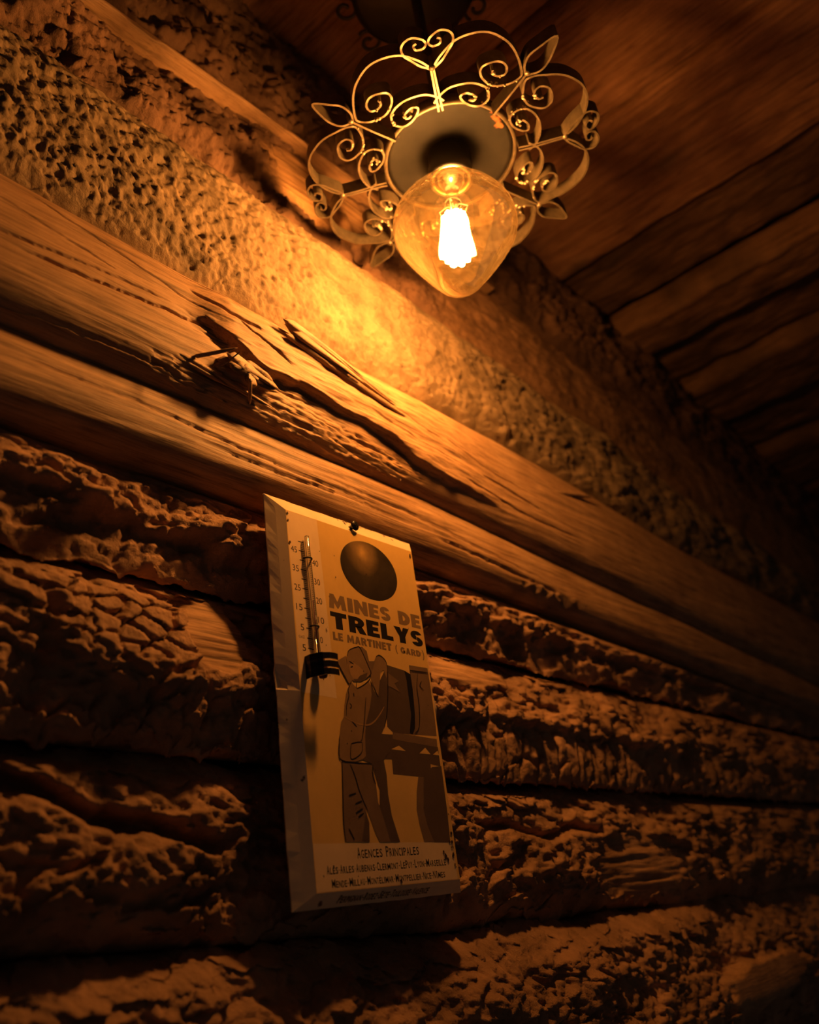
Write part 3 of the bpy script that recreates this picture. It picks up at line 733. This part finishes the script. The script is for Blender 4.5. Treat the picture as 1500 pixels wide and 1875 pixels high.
LINE = {
    'belt': [(0.1149, 0.27), (0.1364, 0.2618), (0.1645, 0.2589), (0.1839, 0.2653), (0.2013, 0.2793), (0.2146, 0.2932)],
    'tie': [(0.133, 0.2628), (0.1424, 0.2549)],
    'l1': [(0.141, 0.3273), (0.1318, 0.3136), (0.1321, 0.3036), (0.1245, 0.288), (0.1209, 0.2705)],
    'l2': [(0.1721, 0.3049), (0.1672, 0.2866), (0.1621, 0.2662), (0.1518, 0.236), (0.148, 0.2346)],
    'l3': [(0.1539, 0.3287), (0.1523, 0.3183), (0.1699, 0.3253), (0.1855, 0.3361), (0.1902, 0.3458)],
    'l4': [(0.1259, 0.2274), (0.1223, 0.2153), (0.1223, 0.2036), (0.1367, 0.2077), (0.1486, 0.2166), (0.151, 0.2311)],
    'l5': [(0.1018, 0.2379), (0.097, 0.2037), (0.1267, 0.1991), (0.1688, 0.1983)],
    'l6': [(0.1193, 0.1953), (0.1269, 0.1782), (0.1336, 0.1554), (0.1464, 0.1282)],
    'l7': [(0.1704, 0.1971), (0.1673, 0.1792), (0.1724, 0.1676)],
    'l8': [(0.1091, 0.1494), (0.1247, 0.153)],
    'l9': [(0.1206, 0.1372), (0.1366, 0.1417)],
    'l10': [(0.1202, 0.1238), (0.1365, 0.1305)],
    'l11': [(0.1243, 0.1182), (0.1371, 0.1237)],
    'l12': [(0.102, 0.1021), (0.1111, 0.0868)],
    'l13': [(0.1437, 0.3098), (0.1435, 0.3034)],
    'l14': [(0.132, 0.2911), (0.1352, 0.2889), (0.1338, 0.2843), (0.1309, 0.2841)],
    'l15': [(0.3167, 0.3619), (0.3086, 0.3343), (0.3083, 0.304), (0.2999, 0.2656), (0.2848, 0.2528)],
    'l16': [(0.296, 0.3651), (0.3462, 0.3667)],
    'l17': [(0.3246, 0.3486), (0.3183, 0.3395), (0.3274, 0.3321)],
    'l18': [(0.2364, 0.3648), (0.2285, 0.3181), (0.2188, 0.2806), (0.2092, 0.2595)],
    'l19': [(0.1017, 0.2016), (0.097, 0.1571), (0.0923, 0.1131), (0.0929, 0.0841)],
    'l20': [(0.1385, 0.3711), (0.1436, 0.381), (0.1633, 0.3891), (0.1725, 0.3876), (0.1896, 0.3537), (0.1902, 0.3458), (0.1773, 0.3365)],
    'l21': [(0.1118, 0.3585), (0.135, 0.3228)],
    'l22': [(0.2094, 0.3791), (0.2197, 0.3824), (0.2323, 0.3753), (0.2355, 0.3647)],
    'l23': [(0.1408, 0.3622), (0.1512, 0.3583)],
    'l24': [(0.1429, 0.352), (0.1487, 0.354)],
    'l25': [(0.1881, 0.3337), (0.1952, 0.3201), (0.2028, 0.3091)],
    'l26': [(0.1259, 0.2274), (0.1403, 0.2305), (0.151, 0.2311)],
    }

def build_sign():
    sign = empty('thermometer_sign', (SX, YO, SZ), 'enamel thermometer advertising sign with a printed miner, screwed to the log wall', 'sign')
    def P3(x, z, y): return (SX + x, y, SZ + z)
    # pressed plate: four sloping borders and a raised field, slightly dented
    nb = 40; V = []; F = []
    def dent(x, z, y):
        d = -.010 * math.exp(-((x - 0.0) / .02) ** 2 - ((z - .325) / .010) ** 2)
        d += .006 * math.exp(-((x - SW) / .018) ** 2 - ((z - .31) / .016) ** 2)
        return y - d + .0012 * math.sin(9 * z + 3 * x)
    def jit(x, z):
        e = .0005 * math.sin(53 * z + 20 * x) + .0004 * math.sin(131 * (x + z))
        dx = -.012 * math.exp(-((z - .325) / .006) ** 2) if x < .01 else 0
        return (x + e - dx * (1 if x < .01 else 0), z + e * .8)
    oc = [(0, 0), (SW, 0), (SW, SH), (0, SH)]; ic = [(IX0, IZ0), (IX1, IZ0), (IX1, IZ1), (IX0, IZ1)]
    mb = MB()
    for s_ in range(4):
        a, b = oc[s_], oc[(s_ + 1) % 4]; c_, d_ = ic[s_], ic[(s_ + 1) % 4]
        V = []; n = 48
        for i in range(n + 1):
            t = i / n
            o = (a[0] + (b[0] - a[0]) * t, a[1] + (b[1] - a[1]) * t); q = (c_[0] + (d_[0] - c_[0]) * t, c_[1] + (d_[1] - c_[1]) * t)
            oj = jit(*o) if 0 < i < n else o
            V.append(P3(oj[0], oj[1], dent(o[0], o[1], YO) + .0015)); V.append(P3(oj[0], oj[1], dent(o[0], o[1], YO)))
            for f in (.5, 1.):
                w = (o[0] + (q[0] - o[0]) * f, o[1] + (q[1] - o[1]) * f)
                V.append(P3(w[0], w[1], YO + (YI - YO) * f if f == 1 else dent(w[0], w[1], YO + (YI - YO) * f)))
        F = [[i * 4 + k, i * 4 + 4 + k, i * 4 + 5 + k, i * 4 + 1 + k] for i in range(n) for k in range(3)]
        mb.add(V, F)
    # back sheet closes the shell
    mb.add([P3(x, z, YO + .0015) for x, z in oc], [[3, 2, 1, 0]])
    border = mb.build('sloped_border', M_cream, sign, smooth=False)
    mb = MB(); mb.add([P3(x, z, YI) for x, z in ic], [[0, 1, 2, 3]]); field = mb.build('field', M_ochre, sign, smooth=False)

    def poly(name, pts, mat, lv, parent=field, y=None):
        # pts: list of loops (each a flat polygon); built as a printed layer just off the field
        mbp = MB()
        for lp in pts:
            tri = tessellate_polygon([[Vector((a, b, 0)) for a, b in lp]])
            V = [P3(a, b, (y(a, b) if y else YI) - .00006 * lv) for a, b in lp]
            fs = []
            for t in tri:
                t = list(t); A, B, C_ = [lp[i] for i in t]
                if (B[0] - A[0]) * (C_[1] - A[1]) - (B[1] - A[1]) * (C_[0] - A[0]) < 0: t = t[::-1]
                fs.append(t)
            mbp.add(V, fs)
        return mbp.build(name, mat, parent, smooth=False)
    def quads(P, w):
        P = [np.array(q) for q in catmull(P, 4)]; out = []
        L_, R_ = [], []; m = len(P)
        for i, q in enumerate(P):
            t = P[min(i + 1, m - 1)] - P[max(i - 1, 0)]; t = t / (np.linalg.norm(t) + 1e-9)
            f = w / 2 * (.45 + .55 * math.sin(math.pi * (i + .5) / m)); n_ = np.array((-t[1], t[0])) * f
            L_.append(tuple(q + n_)); R_.append(tuple(q - n_))
        for i in range(m - 1): out.append([L_[i], R_[i], R_[i + 1], L_[i + 1]])
        return out
    def rect(a, b, c_, d_): return [(a, b), (c_, b), (c_, d_), (a, d_)]
    # paler panels behind the scale and the list of towns
    poly('scale_panel', [[(IX0 + .001, IZ1 - .001), (.0985, IZ1 - .001), (.1045, .297), (.030, .300)]], M_pale, 1)
    poly('town_panel', [[(IX0 + .001, .0835), (IX1 - .006, .0775), (IX1 - .006, IZ0 + .001), (IX0 + .001, IZ0 + .001)]], M_pale, 1)
    # black ball
    bc = (.2215, .5405); n = 56
    ring = [(bc[0] + .0745 * math.cos(2 * math.pi * i / n), bc[1] + .0560 * math.sin(2 * math.pi * i / n)) for i in range(n)]
    mbp = MB(); mbp.add([P3(a, b, YI - .00012) for a, b in ring], [list(range(n))])
    ball = mbp.build('printed_ball', ball_mat(), field, smooth=False)
    # move the ball's mesh origin to its centre so that the print's shading sits on it
    off = Vector(((bc[0] + SX - SX) * S, (YI - .00012 - YO) * S, bc[1] * S))
    for v_ in ball.data.vertices: v_.co -= off
    ball.location = off

    # heavy poster letters
    def arcp(cx, cy, rx, ry, a0, a1, n=14): return [(cx + rx * math.cos(math.radians(a0 + (a1 - a0) * i / n)), cy + ry * math.sin(math.radians(a0 + (a1 - a0) * i / n))) for i in range(n + 1)]
    def ringp(cx, cy, ro, ri, so, si, a0, a1): return arcp(cx, cy, ro, so, a0, a1) + arcp(cx, cy, ri, si, a1, a0)
    G = {'M': (1.15, [[(0, 0), (.10, 1), (.36, 1), (.575, .52), (.79, 1), (1.05, 1), (1.15, 0), (.83, 0), (.80, .42), (.60, .05), (.55, .05), (.35, .42), (.32, 0)]]),
         'I': (.36, [rect(0, 0, .36, 1)]), 'N': (.92, [[(0, 0), (0, 1), (.30, 1), (.60, .52), (.60, 1), (.92, 1), (.92, 0), (.64, 0), (.32, .50), (.32, 0)]]),
         'E': (.72, [rect(0, 0, .36, 1), rect(.36, .76, .72, 1), rect(.36, .39, .66, .62), rect(.36, 0, .72, .24)]),
         'S': (.74, [ringp(.36, .70, .36, .05, .30, .045, 15, 270), ringp(.38, .30, .36, .05, .30, .045, 90, -165)]),
         'D': (.90, [rect(0, 0, .34, 1), ringp(.34, .5, .56, .18, .5, .20, -90, 90)]),
         'T': (.86, [rect(0, .72, .86, 1), rect(.25, 0, .61, .72)]),
         'R': (.88, [rect(0, 0, .35, 1), ringp(.42, .68, .44, .10, .32, .09, -90, 90), rect(.35, .77, .42, 1), rect(.35, .36, .42, .59), [(.36, .42), (.56, 0), (.94, 0), (.70, .46)]]),
         'L': (.70, [rect(0, 0, .36, 1), rect(.36, 0, .70, .27)]),
         'Y': (.92, [[(0, 1), (.38, 1), (.48, .72), (.58, 1), (.94, 1), (.66, .42), (.66, 0), (.29, 0), (.29, .42)]]),
         'A': (.90, [[(0, 0), (.28, 1), (.62, 1), (.90, 0), (.58, 0), (.54, .18), (.36, .18), (.32, 0)]]),
         'G': (.92, [ringp(.48, .5, .48, .16, .5, .18, 40, 330), rect(.52, .30, .92, .54), rect(.66, .08, .92, .40)]),
         '(': (.34, [ringp(.55, .5, .55, .40, .66, .60, 130, 230)]), ')': (.34, [ringp(-.20, .5, .55, .40, .66, .60, -50, 50)]), ' ': (.42, [])}
    def word(name, txt, x0, x1, z0, z1, mat, sp=.10, parent=field):
        tot = sum(G[c][0] + sp for c in txt) - sp; k = (x1 - x0) / tot; x = x0; loops = []
        for c in txt:
            w, ps = G[c]
            for p_ in ps: loops.append([(x + a * k, z0 + b * (z1 - z0)) for a, b in p_])
            x += (w + sp) * k
        return poly(name, loops, mat, 2, parent)
    word('title_lettering', 'MINES DE', .108, .3465, .4500, .4760, I_grey)
    word('title_lettering', 'TRELYS', .1085, .3460, .4145, .4440, I_black)
    word('title_lettering', 'LE MARTINET', .1100, .2545, .3945, .4085, I_grey)
    word('title_lettering', 'GARD', .2780, .3345, .3945, .4065, I_grey)
    word('title_lettering', '(', .2650, .2710, .3915, .4090, I_grey); word('title_lettering', ')', .3375, .3440, .3890, .4090, I_grey)

    def text(name, txt, x0, x1, z0, z1, mat, bold=.0, y=None, parent=field, lv=2):
        cu = bpy.data.curves.new('t', 'FONT'); cu.body = txt; cu.size = 1; cu.offset = bold; cu.resolution_u = 3; cu.fill_mode = 'BOTH'
        o = bpy.data.objects.new('t', cu); sc.collection.objects.link(o)
        dg = bpy.context.evaluated_depsgraph_get(); me = bpy.data.meshes.new_from_object(o.evaluated_get(dg))
        bpy.data.objects.remove(o)
        co = np.array([v_.co[:] for v_ in me.vertices]); fs = [list(p_.vertices) for p_ in me.polygons]; bpy.data.meshes.remove(me); bpy.data.curves.remove(cu)
        mn, mx_ = co.min(0), co.max(0); sx = (x1 - x0) / (mx_[0] - mn[0]); sz = (z1 - z0) / (mx_[1] - mn[1])
        V = []
        for c_ in co:
            a = x0 + (c_[0] - mn[0]) * sx; b = z0 + (c_[1] - mn[1]) * sz
            V.append(P3(a, b, (y(a, b) if y else YI) - .00006 * lv))
        mbp = MB(); mbp.add(V, fs)
        return mbp.build(name, mat, parent, smooth=False)
    def caps_line(words, sep, x0, x1, z0, z1, y=None, bold=.012, gap=.18):
        # tall first letter, small capitals after it, dashes between the words
        seq = []
        for i, w in enumerate(words):
            for j, ch in enumerate(w):
                seq.append((ch, 1.0 if (ch.isupper()) else .78))
            if i < len(words) - 1: seq.append((sep[i] if isinstance(sep, (list, tuple)) else sep, .8))
        wd_ = {'I': .22, '-': .45, '·': .35, 'M': .95, ' ': .5, "'": .2, 'i': .22, 'm': .95, 'N': .75, 'n': .75}
        tot = sum(wd_.get(c, .62) * (1.05 if k == 1 else 1) + gap for c, k in seq) - gap; k_ = (x1 - x0) / tot; x = x0; h = z1 - z0
        for c, k in seq:
            w = wd_.get(c, .62) * (1.05 if k == 1 else 1) * k_
            if c == '-': poly('town_lettering', [rect(x + .05 * w, z0 + .36 * h, x + .9 * w, z0 + .45 * h)], I_black, 3, field, y)
            elif c == '·': poly('town_lettering', [rect(x + .3 * w, z0 + .34 * h, x + .7 * w, z0 + .48 * h)], I_black, 3, field, y)
            elif c != ' ':
                up = c.upper(); acc = up in 'ÈÉÎ'; top = z0 + h * k * (1.22 if acc else 1)
                text('town_lettering', up, x, x + w, z0, top, I_black, bold, y, field, 3)
            x += w + gap * k_
    caps_line(['Agences', 'Principales'], ' ', .1150, .2560, .0605, .0755, bold=.006)
    caps_line(['Alès', 'Arles', 'Aubenas', 'Clermont', 'LePuy', 'Lyon', 'Marseille'], ['·', '·', '·', '-', '-', '-'], .0500, .3205, .0420, .0535)
    caps_line(['Mende', 'Millau', 'Montélimar', 'Montpellier', 'Nice', 'Nîmes'], '-', .0575, .3140, .0240, .0350)
    slope = lambda a, b: YO + (YI - YO) * max(0, min(1, b / IZ0))
    caps_line(['Perpignan', 'Rodez', 'Sète', 'Toulouse', 'Valence'], '-', .0790, .2815, .0045, .0140, y=lambda a, b: slope(a, b) - .0004)

    # miner and coal wagon, flat colour areas one over another
    order = [('wagon', I_darkb), ('column', I_mid), ('strip', I_black), ('under', I_darkb), ('bar', I_mid), ('bootl', I_mid), ('bootd', I_darkb), ('tri1', M_ochre), ('tri2', M_ochre), ('tri3', M_ochre),
             ('flag', I_mid), ('legl', I_mid), ('legside', I_darkb), ('legr', I_mid), ('legin', I_darkb), ('side', I_darkb), ('armr', I_body), ('arml', I_body), ('jacket', I_body), ('hoodback', I_mid), ('hood', I_body), ('face', I_skin), ('beard', I_darkb)]
    nm = {'wagon': 'printed_wagon', 'column': 'printed_wagon', 'strip': 'printed_wagon', 'under': 'printed_wagon', 'bar': 'printed_wagon', 'bootl': 'printed_wheel', 'bootd': 'printed_wheel', 'tri1': 'printed_gap', 'tri2': 'printed_gap', 'tri3': 'printed_gap', 'flag': 'printed_wagon'}
    for i, (k, mt) in enumerate(order): poly(nm.get(k, 'printed_miner'), [POLY[k]], mt, 2 + .55 * i, field)
    lv = 2 + .55 * len(order) + .5
    lines = []
    for k, P in LINE.items():
        if k == 'belt': continue
        lines += quads(P, .0019 if len(P) > 2 else .0022)
    poly('printed_outline', lines, I_black, lv, field)['kind'] = 'stuff'
    poly('printed_belt', quads(LINE['belt'], .0026), I_skin, lv, field)

    # thermometer: scale, tube, clips, bulb guard
    ticks = []
    zt = lambda deg: .5563 + (deg - 50) * (.5563 - .3716) / 55.0
    xc = lambda z: .0575 + (.5563 - z) * .012
    for d in range(-5, 51):
        z = zt(d); w = .0105 if d % 5 == 0 else .0045
        ticks.append(rect(xc(z) - w + .002, z - (.0009 if d % 5 == 0 else .0004), xc(z) + .004, z + (.0009 if d % 5 == 0 else .0004)))
    for d in range(-5, 51): z = zt(d); ticks.append(rect(xc(z) + .0125, z - .0004, xc(z) + .0165, z + .0004))
    poly('scale_ticks', ticks, I_black, 3, field)['kind'] = 'stuff'
    for tx, d, l in (('45', 45, 1), ('35', 35, 1), ('25', 25, 1), ('15', 15, 1), ('5', 5, .55), ('5', -5, .55), ('40', 40, 2), ('30', 30, 2), ('20', 20, 2), ('10', 10, 2), ('0', 0, 2.5)):
        z = zt(d); w = .0135 * (l if l < 1 else 1)
        if l == 2.5: w = .006
        x = xc(z) - .026 + (.013 - w if l < 1 else 0) if l <= 1 else xc(z) + .020
        dz = 0 if l <= 1 else .0015
        text('scale_number', tx, x, x + w, z - .0055 + dz, z + .0055 + dz, I_black, .0)
    text('scale_word', 'GLACE', .0330, .0455, .3868, .3912, I_darkb, 0.)
    top, bot = .566, .352
    def tube_pt(z, y=.0065): return P3(xc(z) + .0065, z, YI - y)
    mb = MB(); mb.tube([tube_pt(top + .002), tube_pt(top), tube_pt((top + bot) / 2), tube_pt(bot)], [.0012, .0040, .0042, .0042], 12); mb.build('glass_tube', M_clear, sign)
    mb = MB(); mb.tube([tube_pt(.452), tube_pt(bot)], .0011, 6); mb.build('spirit_column', ink('red_spirit', (.25, .04, .03)), sign)
    for z in (.5253, .4074):
        a = []
        for i in range(9):
            t = math.pi * i / 8; a.append(P3(xc(z) + .0065 - .0062 * math.cos(t) + (.003 if i == 8 else 0), z + .0016 * math.cos(t), YI - .0115 * math.sin(t) - .0004))
        mb = MB(); mb.tube(a, .0014, 6); mb.build('wire_clip', I_black, sign)
    # black guard over the thermometer bulb: three bent claws on a side plate
    gx0, gx1 = .042, .104
    mb = MB()
    gz = [(.354, .349), (.341, .336), (.329, .324)]
    def claw(z1, z0, P):
        V = []; F = []
        for x, y in P:
            for z in (z0, z1):
                V.append(P3(x, z, YI - y)); V.append(P3(x + .0015, z, YI - y + .0022))
        m_ = len(P)
        for i in range(m_ - 1):
            b = i * 4
            F += [[b, b + 4, b + 6, b + 2], [b + 1, b + 3, b + 7, b + 5], [b, b + 1, b + 5, b + 4], [b + 2, b + 6, b + 7, b + 3]]
        F += [[0, 2, 3, 1], [(m_ - 1) * 4 + k for k in (0, 1, 3, 2)]]
        return V, F
    prof = [(gx0, 0.0), (gx0 - .001, .012), (gx0 + .004, .024), (gx0 + .009, .031), (gx0 + .018, .036), (gx0 + .029, .037), (gx0 + .037, .0355)]
    M_guard = plain_mat('black_painted_steel', (.02, .016, .012), rough=.28, var=.5, scale=80, bump=.3, metal=.3, dirt=((.30, .22, .12), 60., .68))
    for z1, z0 in gz:
        V, F = claw(z1 + .0022, z0 - .0022, prof); m2 = MB(); m2.add(V, F); m2.build('guard_claw', M_guard, sign, smooth=False)
    V, F = claw(.357, .321, prof[:4]); m2 = MB(); m2.add(V, F); m2.build('guard_plate', M_guard, sign, smooth=False)
    mb = MB(); mb.lathe([(0, -.017), (.006, -.015), (.0085, -.006), (.0085, .004), (.005, .012), (.0042, .018)], tube_pt(.338, .012), 16); mb.build('glass_bulb', ink('spirit_bulb', (.10, .03, .02)), sign)
    # cross-head screw standing a little proud of the top border
    cx, cz = .1925, .6215
    mb = MB(); ax = (0, 1, 0)
    def lathe_y(prof, c, n=22):
        V = []; F = []
        for r, h in prof:
            for k in range(n):
                a = 2 * math.pi * k / n; V.append((c[0] + max(r, 1e-5) * math.cos(a), c[1] + h, c[2] + max(r, 1e-5) * math.sin(a)))
        m_ = len(prof)
        F = [[i * n + k, i * n + (k + 1) % n, (i + 1) * n + (k + 1) % n, (i + 1) * n + k] for i in range(m_ - 1) for k in range(n)]
        mb.add(V, F)
    sc_c = (SX + cx, YI - .006, SZ + cz)
    lathe_y([(0, -.0005), (.0075, 0), (.0095, .002), (.0095, .004), (.0045, .008), (.0035, .03), (0, .03)], sc_c); screw = mb.build('screw', M_guard, sign)
    mb = MB()
    for w, h in ((.0058, .0010), (.0010, .0058)): mb.box((sc_c[0] - w, sc_c[1] - .0012, sc_c[2] - h), (sc_c[0] + w, sc_c[1] - .0003, sc_c[2] + h))
    mb.build('screw_slot', I_black, screw, smooth=False)
    # rust chips along folds and edges
    r = random.Random(11); chips = []
    def chip(x, z, q):
        n = 7; chips.append([(x + q * r.uniform(.5, 1.2) * math.cos(2 * math.pi * i / n), z + q * r.uniform(.6, 1.5) * math.sin(2 * math.pi * i / n)) for i in range(n)])
    for _ in range(26): chip(r.uniform(IX0 + .004, IX1 - .006), r.uniform(.03, .60), r.uniform(.0006, .0014))
    for z in (.603, .59, .55): chip(IX0 + .003, z, .0022)
    for _ in range(16): chip(IX1 - .006 - abs(r.gauss(0, .004)), .03 + abs(r.gauss(0, .05)), r.uniform(.0008, .0026))
    chip(.318, .062, .003); chip(.322, .056, .004); chip(.327, .050, .003); chip(.345, .598, .004); chip(.205, .024, .003)
    poly('rust_chips', chips, I_rust, lv + 1, field)['kind'] = 'stuff'
    chips = []
    yb = lambda a, b: (YO + (YI - YO) * max(0, min(1, (SH - b) / (SH - IZ1)))) - .0006
    for _ in range(22): chip(r.uniform(.17, .30), SH - abs(r.gauss(0, .003)) - .001, r.uniform(.0010, .0026))
    poly('rust_chips', chips, I_rust, 1, field, yb)['kind'] = 'stuff'
build_sign()
